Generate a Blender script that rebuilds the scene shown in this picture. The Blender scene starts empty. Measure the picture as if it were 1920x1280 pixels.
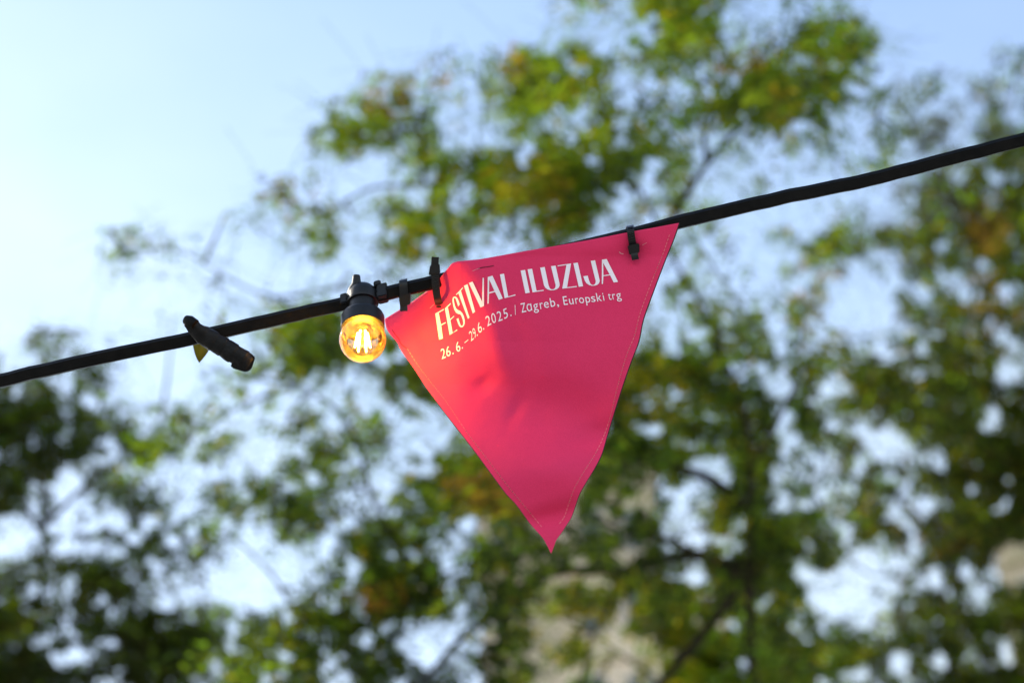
import bpy, bmesh, math, random
from mathutils import Vector, noise, geometry, Matrix

rad = math.radians
sc = bpy.context.scene
C = sc.collection

# ------------------------------------------------------------------ camera
PITCH = rad(38.0)
FOC = 85.0
EYE = Vector((0.0, 0.0, 1.6))
AX = Vector((1, 0, 0))
AF = Vector((0, math.cos(PITCH), math.sin(PITCH)))
AU = Vector((0, -math.sin(PITCH), math.cos(PITCH)))
KPX = 36.0 / 1920.0 / FOC
D0 = 2.36                                   # the string of lights hangs 2.36 m from the lens

cam_d = bpy.data.cameras.new('camera')
cam = bpy.data.objects.new('camera', cam_d)
C.objects.link(cam)
cam.location = EYE
cam.rotation_euler = (rad(90) + PITCH, 0, 0)
cam_d.sensor_width = 36
cam_d.lens = FOC
cam_d.clip_start = 0.05
cam_d.clip_end = 6000
cam_d.dof.use_dof = True
cam_d.dof.focus_distance = D0
cam_d.dof.aperture_fstop = 5.0
cam_d.dof.aperture_blades = 0
sc.camera = cam

# ------------------------------------------------------------------ sky, sun, exposure
SUN_AZ, SUN_EL = -56.0, 36.0                # degrees from the view direction (left), above the horizon
w = bpy.data.worlds.new('World')
sc.world = w
w.use_nodes = True
nt = w.node_tree
nt.nodes.clear()
wo = nt.nodes.new('ShaderNodeOutputWorld')
bg = nt.nodes.new('ShaderNodeBackground')
sky = nt.nodes.new('ShaderNodeTexSky')
sky.sky_type = 'NISHITA'
sky.sun_disc = False
sky.sun_elevation = rad(SUN_EL)
sky.sun_rotation = rad(SUN_AZ)
sky.air_density = 1.0
sky.dust_density = 0.5
sky.ozone_density = 0.1
bg.inputs['Strength'].default_value = 0.15
# thin high cloud
tc = nt.nodes.new('ShaderNodeTexCoord')
mp = nt.nodes.new('ShaderNodeMapping')
mp.inputs['Scale'].default_value = (1.0, 1.0, 2.2)
nz = nt.nodes.new('ShaderNodeTexNoise')
nz.inputs['Scale'].default_value = 3.1
nz.inputs['Detail'].default_value = 5
nz.inputs['Roughness'].default_value = 0.55
rp = nt.nodes.new('ShaderNodeValToRGB')
rp.color_ramp.elements[0].position = 0.40
rp.color_ramp.elements[0].color = (0.38, 0.38, 0.38, 1)
rp.color_ramp.elements[1].position = 0.66
rp.color_ramp.elements[1].color = (0.95, 0.95, 0.95, 1)
mixc = nt.nodes.new('ShaderNodeMix')
mixc.data_type = 'RGBA'
CLOUD = mixc.inputs['B']
CLOUD.default_value = (4.5, 5.0, 5.2, 1)
nt.links.new(tc.outputs['Generated'], mp.inputs['Vector'])
nt.links.new(mp.outputs['Vector'], nz.inputs['Vector'])
nt.links.new(nz.outputs['Fac'], rp.inputs['Fac'])
# the veil of cloud thickens towards the horizon
sx = nt.nodes.new('ShaderNodeSeparateXYZ')
mr0 = nt.nodes.new('ShaderNodeMapRange'); mr0.inputs['From Min'].default_value = 0.46; mr0.inputs['From Max'].default_value = 0.74
mr0.inputs['To Min'].default_value = 1.0; mr0.inputs['To Max'].default_value = 0.0
mu0 = nt.nodes.new('ShaderNodeMath'); mu0.operation = 'MULTIPLY'
nt.links.new(tc.outputs['Generated'], sx.inputs['Vector']); nt.links.new(sx.outputs['Z'], mr0.inputs['Value'])
nt.links.new(rp.outputs['Color'], mu0.inputs[0]); nt.links.new(mr0.outputs['Result'], mu0.inputs[1])
nt.links.new(mu0.outputs['Value'], mixc.inputs['Factor'])
nt.links.new(sky.outputs['Color'], mixc.inputs['A'])
nt.links.new(mixc.outputs['Result'], bg.inputs['Color'])
nt.links.new(bg.outputs['Background'], wo.inputs['Surface'])

sd = bpy.data.lights.new('sun', 'SUN')
sd.energy = 2.6
sd.angle = rad(0.5)
sd.color = (1.0, 0.90, 0.74)
sun = bpy.data.objects.new('sun', sd)
C.objects.link(sun)
sdir = Vector((math.sin(rad(SUN_AZ)) * math.cos(rad(SUN_EL)), math.cos(rad(SUN_AZ)) * math.cos(rad(SUN_EL)), math.sin(rad(SUN_EL))))
sun.rotation_euler = sdir.to_track_quat('Z', 'Y').to_euler()
sun.location = sdir * 30

sc.view_settings.view_transform = 'Standard'
sc.view_settings.look = 'None'
sc.view_settings.gamma = 1
sc.view_settings.use_curve_mapping = False
sc.view_settings.exposure = 1.1
sc.render.engine = 'CYCLES'
sc.cycles.use_denoising = True
sc.cycles.max_bounces = 10
sc.cycles.transparent_max_bounces = 16
sc.cycles.sample_clamp_indirect = 8

# ------------------------------------------------------------------ helpers
def P(px, py, d=D0):
    """a point of the photograph (pixels of 1920 x 1280) at d metres along the view axis"""
    return EYE + AF * d + AX * ((px - 960) * KPX * d) + AU * ((640 - py) * KPX * d)

def proj(v):
    q = v - EYE
    d = q.dot(AF)
    return 960 + q.dot(AX) / (KPX * d), 640 - q.dot(AU) / (KPX * d), d

def tag(o, label=None, cat=None, group=None, kind=None):
    if label: o['label'] = label
    if cat: o['category'] = cat
    if group: o['group'] = group
    if kind: o['kind'] = kind
    return o

def empty(name, loc, label, cat, group=None):
    o = bpy.data.objects.new(name, None)
    o.empty_display_size = 0.02
    C.objects.link(o)
    o.location = loc
    return tag(o, label, cat, group)

def link(name, me, parent=None):
    o = bpy.data.objects.new(name, me)
    C.objects.link(o)
    if parent is not None:
        o.parent = parent
        q = parent
        off = Vector((0, 0, 0))
        while q is not None:
            off += q.location
            q = q.parent
        o.location = -off if q is None and not parent.get('_zeroed') else Vector((0, 0, 0))
    return o

def mesh(name, verts, faces, mats, parent=None, smooth=False, mi=None):
    me = bpy.data.meshes.new(name)
    me.from_pydata([tuple(v) for v in verts], [], faces)
    for m in (mats if isinstance(mats, (list, tuple)) else [mats]):
        me.materials.append(m)
    if mi is not None:
        me.polygons.foreach_set('material_index', mi)
    if smooth:
        me.polygons.foreach_set('use_smooth', [True] * len(me.polygons))
    me.update()
    o = bpy.data.objects.new(name, me)
    C.objects.link(o)
    if parent is not None:
        o.parent = parent
        off = Vector((0, 0, 0))
        q = parent
        while q is not None:
            off += q.location
            q = q.parent
        o.location = -off
    return o

class MB:
    def __init__(s):
        s.v = []; s.f = []; s.m = []
    def add(s, vs, fs, m=0):
        b = len(s.v)
        s.v += [Vector(x) for x in vs]
        s.f += [tuple(b + i for i in f) for f in fs]
        s.m += [m] * len(fs)
    def ring_tube(s, rings, m=0, cap=True):
        n = len(rings[0]); b = len(s.v)
        for r in rings: s.v += [Vector(x) for x in r]
        for i in range(len(rings) - 1):
            for j in range(n):
                k = (j + 1) % n
                s.f.append((b + i * n + j, b + i * n + k, b + (i + 1) * n + k, b + (i + 1) * n + j)); s.m.append(m)
        if cap:
            s.f.append(tuple(b + j for j in reversed(range(n)))); s.m.append(m)
            s.f.append(tuple(b + (len(rings) - 1) * n + j for j in range(n))); s.m.append(m)
    def lathe(s, o, ax, prof, n=40, m=0, cap=True):
        """prof: (distance along ax, radius)"""
        ax = ax.normalized()
        e = ax.orthogonal().normalized(); g = ax.cross(e)
        s.ring_tube([[o + ax * h + (e * math.cos(2 * math.pi * j / n) + g * math.sin(2 * math.pi * j / n)) * max(r, 1e-5) for j in range(n)] for h, r in prof], m, cap)
    def tube(s, pts, rs, n=10, m=0, squash=None):
        rings = []
        pu = None
        for i, p in enumerate(pts):
            t = (pts[min(i + 1, len(pts) - 1)] - pts[max(i - 1, 0)]).normalized()
            if pu is None:
                pu = t.orthogonal().normalized()
            else:
                pu = (pu - t * pu.dot(t)).normalized()
            g = t.cross(pu)
            r = rs[i] if isinstance(rs, (list, tuple)) else rs
            rings.append([p + (pu * math.cos(2 * math.pi * j / n) + g * math.sin(2 * math.pi * j / n)) * r for j in range(n)])
        s.ring_tube(rings, m)
    def sweep(s, pts, prof, up, m=0):
        """prof: list of (side, up) offsets; a section swept along pts"""
        rings = []
        for i, p in enumerate(pts):
            t = (pts[min(i + 1, len(pts) - 1)] - pts[max(i - 1, 0)]).normalized()
            u = up[i] if isinstance(up, list) else up
            sd_ = t.cross(u).normalized(); u2 = sd_.cross(t).normalized()
            rings.append([p + sd_ * a + u2 * b for a, b in prof])
        s.ring_tube(rings, m)
    def box(s, c, ex, ey, ez, m=0, taper=1.0):
        """c centre, ex/ey/ez half-extent vectors; taper scales the +ez end"""
        vs = []
        for kz in (-1, 1):
            t = taper if kz > 0 else 1.0
            for kx, ky in ((-1, -1), (1, -1), (1, 1), (-1, 1)):
                vs.append(c + ex * kx * t + ey * ky * t + ez * kz)
        s.add(vs, [(3, 2, 1, 0), (4, 5, 6, 7), (0, 1, 5, 4), (1, 2, 6, 5), (2, 3, 7, 6), (3, 0, 4, 7)], m)
    def build(s, name, mats, parent=None, smooth=False, bevel=0, angle=40):
        o = mesh(name, s.v, s.f, mats, parent, False, s.m)
        bm = bmesh.new(); bm.from_mesh(o.data)
        bmesh.ops.recalc_face_normals(bm, faces=bm.faces)
        if bevel:
            es = [e for e in bm.edges if len(e.link_faces) == 2 and e.calc_face_angle(0) > rad(angle)]
            if es: bmesh.ops.bevel(bm, geom=es, offset=bevel, segments=2, affect='EDGES', clamp_overlap=True)
        if smooth:
            for f in bm.faces: f.smooth = True
            for e in bm.edges:
                if len(e.link_faces) == 2 and e.calc_face_angle(0) > rad(angle): e.smooth = False
        bm.to_mesh(o.data); bm.free()
        return o

def lerp_path(pts, n, smooth=True):
    """resample a polyline of tuples by arc length, with Catmull-Rom smoothing"""
    V = [Vector(p) for p in pts]
    out = []
    for i in range(len(V) - 1):
        p0 = V[max(i - 1, 0)]; p1 = V[i]; p2 = V[i + 1]; p3 = V[min(i + 2, len(V) - 1)]
        for k in range(12):
            t = k / 12
            if smooth:
                out.append(0.5 * ((2 * p1) + (p2 - p0) * t + (2 * p0 - 5 * p1 + 4 * p2 - p3) * t * t + (3 * p1 - p0 - 3 * p2 + p3) * t ** 3))
            else:
                out.append(p1.lerp(p2, t))
    out.append(V[-1])
    L = [0]
    for a, b in zip(out, out[1:]): L.append(L[-1] + (b - a).length)
    res = []; j = 0
    for i in range(n):
        d = L[-1] * i / (n - 1)
        while j < len(out) - 2 and L[j + 1] < d: j += 1
        t = (d - L[j]) / max(L[j + 1] - L[j], 1e-9)
        res.append(out[j].lerp(out[j + 1], min(max(t, 0), 1)))
    return res

# ------------------------------------------------------------------ materials
def new_mat(name):
    m = bpy.data.materials.new(name); m.use_nodes = True
    return m, m.node_tree, m.node_tree.nodes['Principled BSDF'], m.node_tree.nodes['Material Output']

def plain(name, col, rough=0.6, spec=0.4, bump=0, bscale=200, var=0.0, metal=0, vscale=30):
    m, t, b, o = new_mat(name)
    b.inputs['Base Color'].default_value = (*col, 1)
    b.inputs['Roughness'].default_value = rough
    b.inputs['Specular IOR Level'].default_value = spec
    b.inputs['Metallic'].default_value = metal
    co = t.nodes.new('ShaderNodeTexCoord')
    if bump:
        n = t.nodes.new('ShaderNodeTexNoise'); n.inputs['Scale'].default_value = bscale; n.inputs['Detail'].default_value = 6
        bp = t.nodes.new('ShaderNodeBump'); bp.inputs['Strength'].default_value = bump; bp.inputs['Distance'].default_value = 0.001
        t.links.new(co.outputs['Object'], n.inputs['Vector']); t.links.new(n.outputs['Fac'], bp.inputs['Height']); t.links.new(bp.outputs['Normal'], b.inputs['Normal'])
    if var:
        n = t.nodes.new('ShaderNodeTexNoise'); n.inputs['Scale'].default_value = vscale; n.inputs['Detail'].default_value = 7
        r = t.nodes.new('ShaderNodeValToRGB')
        r.color_ramp.elements[0].position = 0.35; r.color_ramp.elements[1].position = 0.68
        r.color_ramp.elements[0].color = (*[c * (1 - var) for c in col], 1)
        r.color_ramp.elements[1].color = (*[min(c * (1 + var), 1) for c in col], 1)
        t.links.new(co.outputs['Object'], n.inputs['Vector']); t.links.new(n.outputs['Fac'], r.inputs['Fac']); t.links.new(r.outputs['Color'], b.inputs['Base Color'])
    return m

M = {}
M['rubber'] = plain('black_rubber', (0.003, 0.0024, 0.002), 0.45, 0.12, 0.6, 900, 0.7, vscale=70)
M['socket'] = plain('socket_plastic', (0.006, 0.006, 0.007), 0.42, 0.3, 0.25, 1500, 0.2, vscale=200)
M['tie'] = plain('cable_tie_nylon', (0.0045, 0.0045, 0.0055), 0.36, 0.35, 0.15, 800)
M['tape'] = plain('tape_vinyl', (0.005, 0.005, 0.0055), 0.5, 0.2, 0.8, 260, 0.5, vscale=90)
M['back'] = plain('dark_backing', (0.02, 0.012, 0.014), 0.8, 0.2)
M['bark'] = plain('bark', (0.035, 0.027, 0.019), 0.9, 0.1, 1.0, 30, 0.5, vscale=8)
M['thread'] = plain('pink_thread', (0.80, 0.17, 0.23), 0.7, 0.2)
M['thread_dark'] = plain('dark_thread', (0.16, 0.012, 0.03), 0.8, 0.2)
M['scuff'] = plain('scuff', (0.75, 0.35, 0.42), 0.8, 0.2)
M['brass'] = plain('brass_thread', (0.6, 0.42, 0.2), 0.35, 0.5, metal=1)

def leaf_mat(name, col, trans, var=0.6, tw=0.55):
    m, t, b, o = new_mat(name)
    g = t.nodes.new('ShaderNodeNewGeometry')
    hs = t.nodes.new('ShaderNodeHueSaturation')
    mr = t.nodes.new('ShaderNodeMapRange'); mr.inputs['To Min'].default_value = 1 - var; mr.inputs['To Max'].default_value = 1 + var
    mh = t.nodes.new('ShaderNodeMapRange'); mh.inputs['To Min'].default_value = 0.475; mh.inputs['To Max'].default_value = 0.52
    wn = t.nodes.new('ShaderNodeTexWhiteNoise'); wn.noise_dimensions = '1D'
    t.links.new(g.outputs['Random Per Island'], wn.inputs['W'])
    t.links.new(g.outputs['Random Per Island'], mr.inputs['Value'])
    t.links.new(wn.outputs['Value'], mh.inputs['Value'])
    t.links.new(mr.outputs['Result'], hs.inputs['Value']); t.links.new(mh.outputs['Result'], hs.inputs['Hue'])
    hs.inputs['Color'].default_value = (*col, 1)
    t.links.new(hs.outputs['Color'], b.inputs['Base Color'])
    b.inputs['Roughness'].default_value = 0.45
    b.inputs['Specular IOR Level'].default_value = 0.35
    tr = t.nodes.new('ShaderNodeBsdfTranslucent')
    h2 = t.nodes.new('ShaderNodeHueSaturation'); h2.inputs['Color'].default_value = (*trans, 1)
    t.links.new(mr.outputs['Result'], h2.inputs['Value']); t.links.new(mh.outputs['Result'], h2.inputs['Hue'])
    t.links.new(h2.outputs['Color'], tr.inputs['Color'])
    mx = t.nodes.new('ShaderNodeMixShader'); mx.inputs['Fac'].default_value = tw
    t.links.new(b.outputs['BSDF'], mx.inputs[1]); t.links.new(tr.outputs['BSDF'], mx.inputs[2])
    t.links.new(mx.outputs['Shader'], o.inputs['Surface'])
    return m
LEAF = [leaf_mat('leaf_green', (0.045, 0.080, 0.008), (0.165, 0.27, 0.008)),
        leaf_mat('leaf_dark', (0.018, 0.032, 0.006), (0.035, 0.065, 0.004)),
        leaf_mat('leaf_yellow', (0.12, 0.115, 0.006), (0.34, 0.31, 0.006)),
        leaf_mat('leaf_orange', (0.13, 0.080, 0.012), (0.30, 0.185, 0.018)),
        leaf_mat('leaf_olive', (0.045, 0.045, 0.010), (0.07, 0.068, 0.008)),
        leaf_mat('leaf_grey', (0.08, 0.10, 0.055), (0.09, 0.115, 0.05))]

# pennant cloth: woven, faintly glossy print
def cloth_mat():
    m, t, b, o = new_mat('pennant_cloth')
    b.inputs['Base Color'].default_value = (0.62, 0.028, 0.11, 1)
    b.inputs['Roughness'].default_value = 0.62
    b.inputs['Specular IOR Level'].default_value = 0.15
    b.inputs['Sheen Weight'].default_value = 0.04
    b.inputs['Sheen Roughness'].default_value = 0.5
    co = t.nodes.new('ShaderNodeTexCoord')
    n = t.nodes.new('ShaderNodeTexNoise'); n.inputs['Scale'].default_value = 1400; n.inputs['Detail'].default_value = 3
    n2 = t.nodes.new('ShaderNodeTexNoise'); n2.inputs['Scale'].default_value = 28; n2.inputs['Detail'].default_value = 4
    ad = t.nodes.new('ShaderNodeMath'); ad.operation = 'MULTIPLY_ADD'; ad.inputs[1].default_value = 6
    bp = t.nodes.new('ShaderNodeBump'); bp.inputs['Strength'].default_value = 0.55; bp.inputs['Distance'].default_value = 0.0005
    t.links.new(co.outputs['Object'], n.inputs['Vector']); t.links.new(co.outputs['Object'], n2.inputs['Vector'])
    t.links.new(n2.outputs['Fac'], ad.inputs[0]); t.links.new(n.outputs['Fac'], ad.inputs[2])
    t.links.new(ad.outputs['Value'], bp.inputs['Height']); t.links.new(bp.outputs['Normal'], b.inputs['Normal'])
    r = t.nodes.new('ShaderNodeValToRGB')
    r.color_ramp.elements[0].position = 0.3; r.color_ramp.elements[1].position = 0.7
    r.color_ramp.elements[0].color = (0.71, 0.030, 0.114, 1); r.color_ramp.elements[1].color = (0.81, 0.037, 0.138, 1)
    t.links.new(n.outputs['Fac'], r.inputs['Fac']); t.links.new(r.outputs['Color'], b.inputs['Base Color'])
    return m
M['cloth'] = cloth_mat()
M['print'] = plain('white_print', (0.95, 0.86, 0.93), 0.6, 0.25, 0.2, 1400)

def glass_mat():
    m, t, b, o = new_mat('amber_glass')
    t.nodes.remove(b)
    tr = t.nodes.new('ShaderNodeBsdfTransparent'); tr.inputs['Color'].default_value = (1.0, 0.88, 0.72, 1)
    gl = t.nodes.new('ShaderNodeBsdfGlossy'); gl.inputs['Roughness'].default_value = 0.03
    tl = t.nodes.new('ShaderNodeBsdfTranslucent')
    co = t.nodes.new('ShaderNodeTexCoord')
    n = t.nodes.new('ShaderNodeTexNoise'); n.inputs['Scale'].default_value = 260; n.inputs['Detail'].default_value = 8; n.inputs['Distortion'].default_value = 1.5
    r = t.nodes.new('ShaderNodeValToRGB'); r.color_ramp.elements[0].position = 0.5; r.color_ramp.elements[1].position = 0.74
    r.color_ramp.elements[0].color = (0.004, 0.004, 0.004, 1); r.color_ramp.elements[1].color = (0.10, 0.10, 0.10, 1)
    t.links.new(co.outputs['Object'], n.inputs['Vector']); t.links.new(n.outputs['Fac'], r.inputs['Fac'])
    tl.inputs['Color'].default_value = (0.98, 0.60, 0.24, 1)
    m1 = t.nodes.new('ShaderNodeMixShader'); m2 = t.nodes.new('ShaderNodeMixShader')
    fr = t.nodes.new('ShaderNodeFresnel'); fr.inputs['IOR'].default_value = 1.5
    t.links.new(r.outputs['Color'], m1.inputs['Fac']); t.links.new(tr.outputs[0], m1.inputs[1]); t.links.new(tl.outputs[0], m1.inputs[2])
    t.links.new(fr.outputs[0], m2.inputs['Fac']); t.links.new(m1.outputs[0], m2.inputs[1]); t.links.new(gl.outputs[0], m2.inputs[2])
    t.links.new(m2.outputs[0], o.inputs['Surface'])
    return m
M['glass'] = glass_mat()

def emit(name, col, s):
    m, t, b, o = new_mat(name)
    t.nodes.remove(b)
    e = t.nodes.new('ShaderNodeEmission'); e.inputs['Color'].default_value = (*col, 1); e.inputs['Strength'].default_value = s
    t.links.new(e.outputs[0], o.inputs['Surface'])
    return m
M['filament'] = emit('filament', (1.0, 0.50, 0.04), 350)
M['stem'] = plain('glass_stem', (0.85, 0.6, 0.35), 0.15, 0.6)

# ------------------------------------------------------------------ ground
def paving():
    m, t, b, o = new_mat('stone_paving')
    co = t.nodes.new('ShaderNodeTexCoord'); br = t.nodes.new('ShaderNodeTexBrick')
    br.inputs['Scale'].default_value = 1.6; br.inputs['Color1'].default_value = (0.30, 0.28, 0.25, 1); br.inputs['Color2'].default_value = (0.24, 0.23, 0.21, 1)
    br.inputs['Mortar'].default_value = (0.12, 0.11, 0.10, 1); br.inputs['Mortar Size'].default_value = 0.012
    t.links.new(co.outputs['Object'], br.inputs['Vector']); t.links.new(br.outputs['Color'], b.inputs['Base Color'])
    b.inputs['Roughness'].default_value = 0.85
    return m
g = mesh('ground', [(-2500, -2500, 0), (2500, -2500, 0), (2500, 2500, 0), (-2500, 2500, 0)], [(0, 1, 2, 3)], paving())
tag(g, 'pale stone paved square under the trees', kind='structure')

# ------------------------------------------------------------------ far buildings
M['facade'] = plain('facade_render', (0.70, 0.58, 0.44), 0.85, 0.2, var=0.12, vscale=0.4)
M['facade_warm'] = plain('facade_cream', (0.62, 0.50, 0.36), 0.85, 0.2, var=0.08, vscale=0.4)
M['band'] = plain('stone_band', (0.55, 0.46, 0.32), 0.8, 0.2)
M['frame'] = plain('window_frame', (0.5, 0.48, 0.45), 0.5, 0.4)
M['pane'] = plain('window_glass', (0.05, 0.06, 0.075), 0.08, 0.8)
M['rooftile'] = plain('roof_felt', (0.16, 0.12, 0.10), 0.8, 0.2)

def boxv(x0, x1, y0, y1, z0, z1):
    return ([(x0, y0, z0), (x1, y0, z0), (x1, y1, z0), (x0, y1, z0), (x0, y0, z1), (x1, y0, z1), (x1, y1, z1), (x0, y1, z1)],
            [(3, 2, 1, 0), (4, 5, 6, 7), (0, 1, 5, 4), (1, 2, 6, 5), (2, 3, 7, 6), (3, 0, 4, 7)])

def tower(name, label, cat, x0, x1, y0, depth, h, step, wall, floor_h=3.4, bays=4, rot=0.0):
    """a slab block: body, lower wing on its right side, bands, windows with frames"""
    base = Vector(((x0 + x1) / 2, y0, 0))
    root = empty(name, base, label, cat)
    R = Matrix.Rotation(rot, 3, 'Z')
    def tf(vs): return [base + R @ (Vector(v)) for v in vs]
    hw = (x1 - x0) / 2
    def put(nm, b, mat, par=root):
        mb = MB(); mb.add(tf(b[0]), b[1]); return mb.build(nm, [mat], par)
    xs = hw * 0.45 if step else hw
    put('wall', boxv(-hw, xs, 0, depth, 0, h), wall)
    put('roof', boxv(-hw - 0.3, xs + 0.3, -0.3, depth + 0.3, h, h + 0.5), M['rooftile'])
    if step:
        put('wing_wall', boxv(xs + 0.01, hw, 0.6, depth, 0, h - step), wall)
        put('wing_roof', boxv(xs + 0.32, hw + 0.25, 0.3, depth + 0.2, h - step, h - step + 0.4), M['rooftile'])
    nf = int(h / floor_h)
    put('corner_band', boxv(-hw * 0.62, -hw * 0.40, -0.25, -0.005, 0, h - 0.4), M['band'])
    bw = (xs + hw) / bays
    z0 = max(0, nf - 9)
    wf0 = wp0 = None
    for k in range(z0, nf):
        z = k * floor_h
        put('floor_band', boxv(-hw - 0.06, xs - 0.05, -0.12, -0.003, z + floor_h - 0.25, z + floor_h - 0.05), M['band'])
        for j in range(bays):
            cx = -hw + bw * (j + 0.5)
            if abs(cx + hw * 0.51) < bw * 0.35: continue
            f = put('window', boxv(cx - bw * .28, cx + bw * .28, -0.10, -0.004, z + 0.8, z + 2.6), M['frame'])
            put('pane', boxv(cx - bw * .24, cx + bw * .24, -0.13, -0.101, z + 0.9, z + 2.5), M['pane'], f)
    return root

def gx(px, py, Y):
    """the world x and z of a pixel on the vertical plane y = Y"""
    r = AF + AX * ((px - 960) * KPX) + AU * ((640 - py) * KPX)
    k = Y / r.y
    return EYE.x + r.x * k, EYE.z + r.z * k
xa, zt = gx(905, 860, 72); xb, _ = gx(1345, 860, 72)
tower('tower_block', 'pale beige tower block seen through the leaves below the pennant tip', 'building', xa, xb, 72, 9, zt, 6.0, M['facade'], bays=4)
xa, zt = gx(1862, 1010, 50.3)
tower('apartment_building', 'cream sunlit building corner glimpsed at the lower right picture edge', 'building', xa + 5.52 - 7, xa + 5.52 + 7, 46, 10, zt, 0, M['facade_warm'], bays=7, rot=rad(-38))

# ------------------------------------------------------------------ foliage
# share of each 48 px cell of the photograph that leaves cover
GRID = """
0000000000 0000000000 0133069520 1320000000
0000000000 0000000000 0012577621 4877000000
0000000000 0000001213 6765364245 5665000003
0000000000 0000352325 8788321369 9575423133
0000000000 0014864004 6566435567 8641144243
0000000000 0038444301 3757573031 4230344155
0000000000 0021036658 6998865012 1112333576
0000000000 2510023657 8987653103 0001037647
0000000012 2342257563 6784535300 0042128587
0000332100 0260256742 4620004421 3566456688
0000201110 0000130300 0000003221 2432346556
0000000010 1010000100 0000026231 1720256683
0000001020 2575000000 0000016525 3640046757
0430110000 4788665000 0000156776 3566566675
3664100014 3752377000 0000678754 4557865883
7846100023 4323347500 0000866787 3647779988
9847515430 2532410200 0000887668 2864467988
7675784241 0046511350 0007666567 3536324888
8733521002 0453235888 0007676159 3426655899
7423752056 7742278889 0046641378 5536633679
1203655462 1643456657 5353563578 8656767898
0401355620 1025858457 5457476568 9874346784
5658743210 0025898586 5776787688 7451145542
8548842120 0257988335 6756589899 9310266547
7546788865 5778654135 4256479898 8843367776
9534689958 7975775147 3464146999 8998556777
9865386438 6553756547 4453148998 8874467888
"""
rows = [r.replace(' ', '') for r in GRID.strip().split('\n')]
assert all(len(r) == 40 for r in rows), [len(r) for r in rows]
COV = [0, .05, .13, .24, .37, .50, .66, .82, .92, .98]
TAU = [-math.log(1 - c) for c in COV]
def cell(i, j):
    i = min(max(i, 0), 39)
    if j > 26: return TAU[min(8, int(rows[26][i]) + 1)]
    j = max(j, 0)
    t = TAU[int(rows[j][i])]
    x, y = i * 48 + 24, j * 48 + 24
    if t == 0 and 520 < y < 960 and 760 + (y - 520) * 0.42 < x < 1230 - (y - 500) * 0.36:
        t = TAU[6]                           # the crown goes on behind the pennant
    return t
def tau_at(px, py):
    fx = px / 48 - .5; fy = py / 48 - .5
    i = math.floor(fx); j = math.floor(fy); a = fx - i; b = fy - j
    a = a * a * (3 - 2 * a); b = b * b * (3 - 2 * b)
    t = (cell(i, j) * (1 - a) + cell(i + 1, j) * a) * (1 - b) + (cell(i, j + 1) * (1 - a) + cell(i + 1, j + 1) * a) * b
    out = max(-60 - px, px - 1980, -40 - py, 0)          # the crowns thin out beyond the picture
    if out > 0: t *= max(0, 1 - out / (330 + 260 * noise.noise(Vector((px / 190, py / 190, 6.0)))))
    if t <= 0: return 0
    nv = .75 * noise.noise(Vector((px / 46, py / 46, 3.1))) + .75 * noise.noise(Vector((px / 25, py / 25, 7.7))) + .6 * noise.noise(Vector((px / 105, py / 80, 1.7)))
    t *= (2.3 if py > 560 or px > 1640 else 1.75) * max(0.0, 1.0 + (2.1 if t < 1.4 else 1.4) * nv)
    for x, y, rx, ry, f in GAPS:
        d = ((px - x) / rx) ** 2 + ((py - y) / ry) ** 2
        if d < 1.6: t *= f + (1 - f) * max(0, d - .7) / .9 if d > .7 else f
    return t

# openings in the crowns where the sky or the tower shows: x, y, rx, ry, share of leaves left
GAPS = [(1325, 877, 42, 22, .05), (1300, 945, 38, 45, .3), (1610, 1060, 38, 34, .1), (1570, 1120, 58, 38, .1), (1565, 725, 32, 22, .1), (1470, 790, 18, 40, .1), (1665, 840, 42, 26, .1),
        (1620, 590, 58, 85, .1), (1750, 860, 20, 20, .2), (1895, 705, 25, 20, .1), (800, 1210, 48, 44, .05), (682, 1200, 22, 18, .1), (722, 895, 28, 22, .1), (560, 740, 38, 30, .1), (625, 740, 22, 30, .1),
        (688, 742, 30, 34, .1), (125, 935, 22, 60, .05), (68, 820, 12, 20, .2), (125, 700, 15, 45, .1), (1090, 230, 40, 14, .2), (1060, 255, 18, 18, .2), (1170, 165, 28, 42, .2), (862, 365, 22, 40, .2),
        (785, 370, 18, 28, .1), (1200, 370, 26, 18, .3), (1110, 370, 22, 14, .4), (1180, 330, 14, 14, .2), (1115, 300, 12, 12, .2), (700, 300, 40, 20, .3), (1510, 600, 20, 60, .3), (1790, 530, 36, 18, .2),
        (820, 1030, 26, 18, .2), (870, 1010, 22, 26, .3), (1030, 1210, 34, 90, .35), (1185, 1240, 62, 54, .35), (1215, 905, 40, 40, .45), (1095, 1000, 34, 44, .5), (135, 1120, 18, 26, .2), (240, 870, 18, 26, .2),
        (1210, 755, 22, 16, .3), (1270, 600, 30, 40, .2), (1390, 690, 24, 16, .3), (1350, 770, 30, 20, .4), (440, 1100, 60, 30, .3), (300, 900, 20, 30, .5), (1720, 700, 28, 14, .3), (1900, 1055, 44, 40, .05), (1010, 1130, 24, 30, .5), (1130, 1200, 40, 60, .5), (1280, 990, 40, 40, .4)]

def which(px, py):
    """which tree a patch of foliage belongs to"""
    n = 60 * noise.noise(Vector((px / 130, py / 130, 9.0)))
    if py > 590 and px + n < (330 if py < 880 else 455): return 'left'
    if px + n > (1650 if py < 330 else 1515 if py < 640 else 1475): return 'right'
    if py + n > 1090 and 985 < px + n < 1440: return 'young'
    return 'main'

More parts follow.
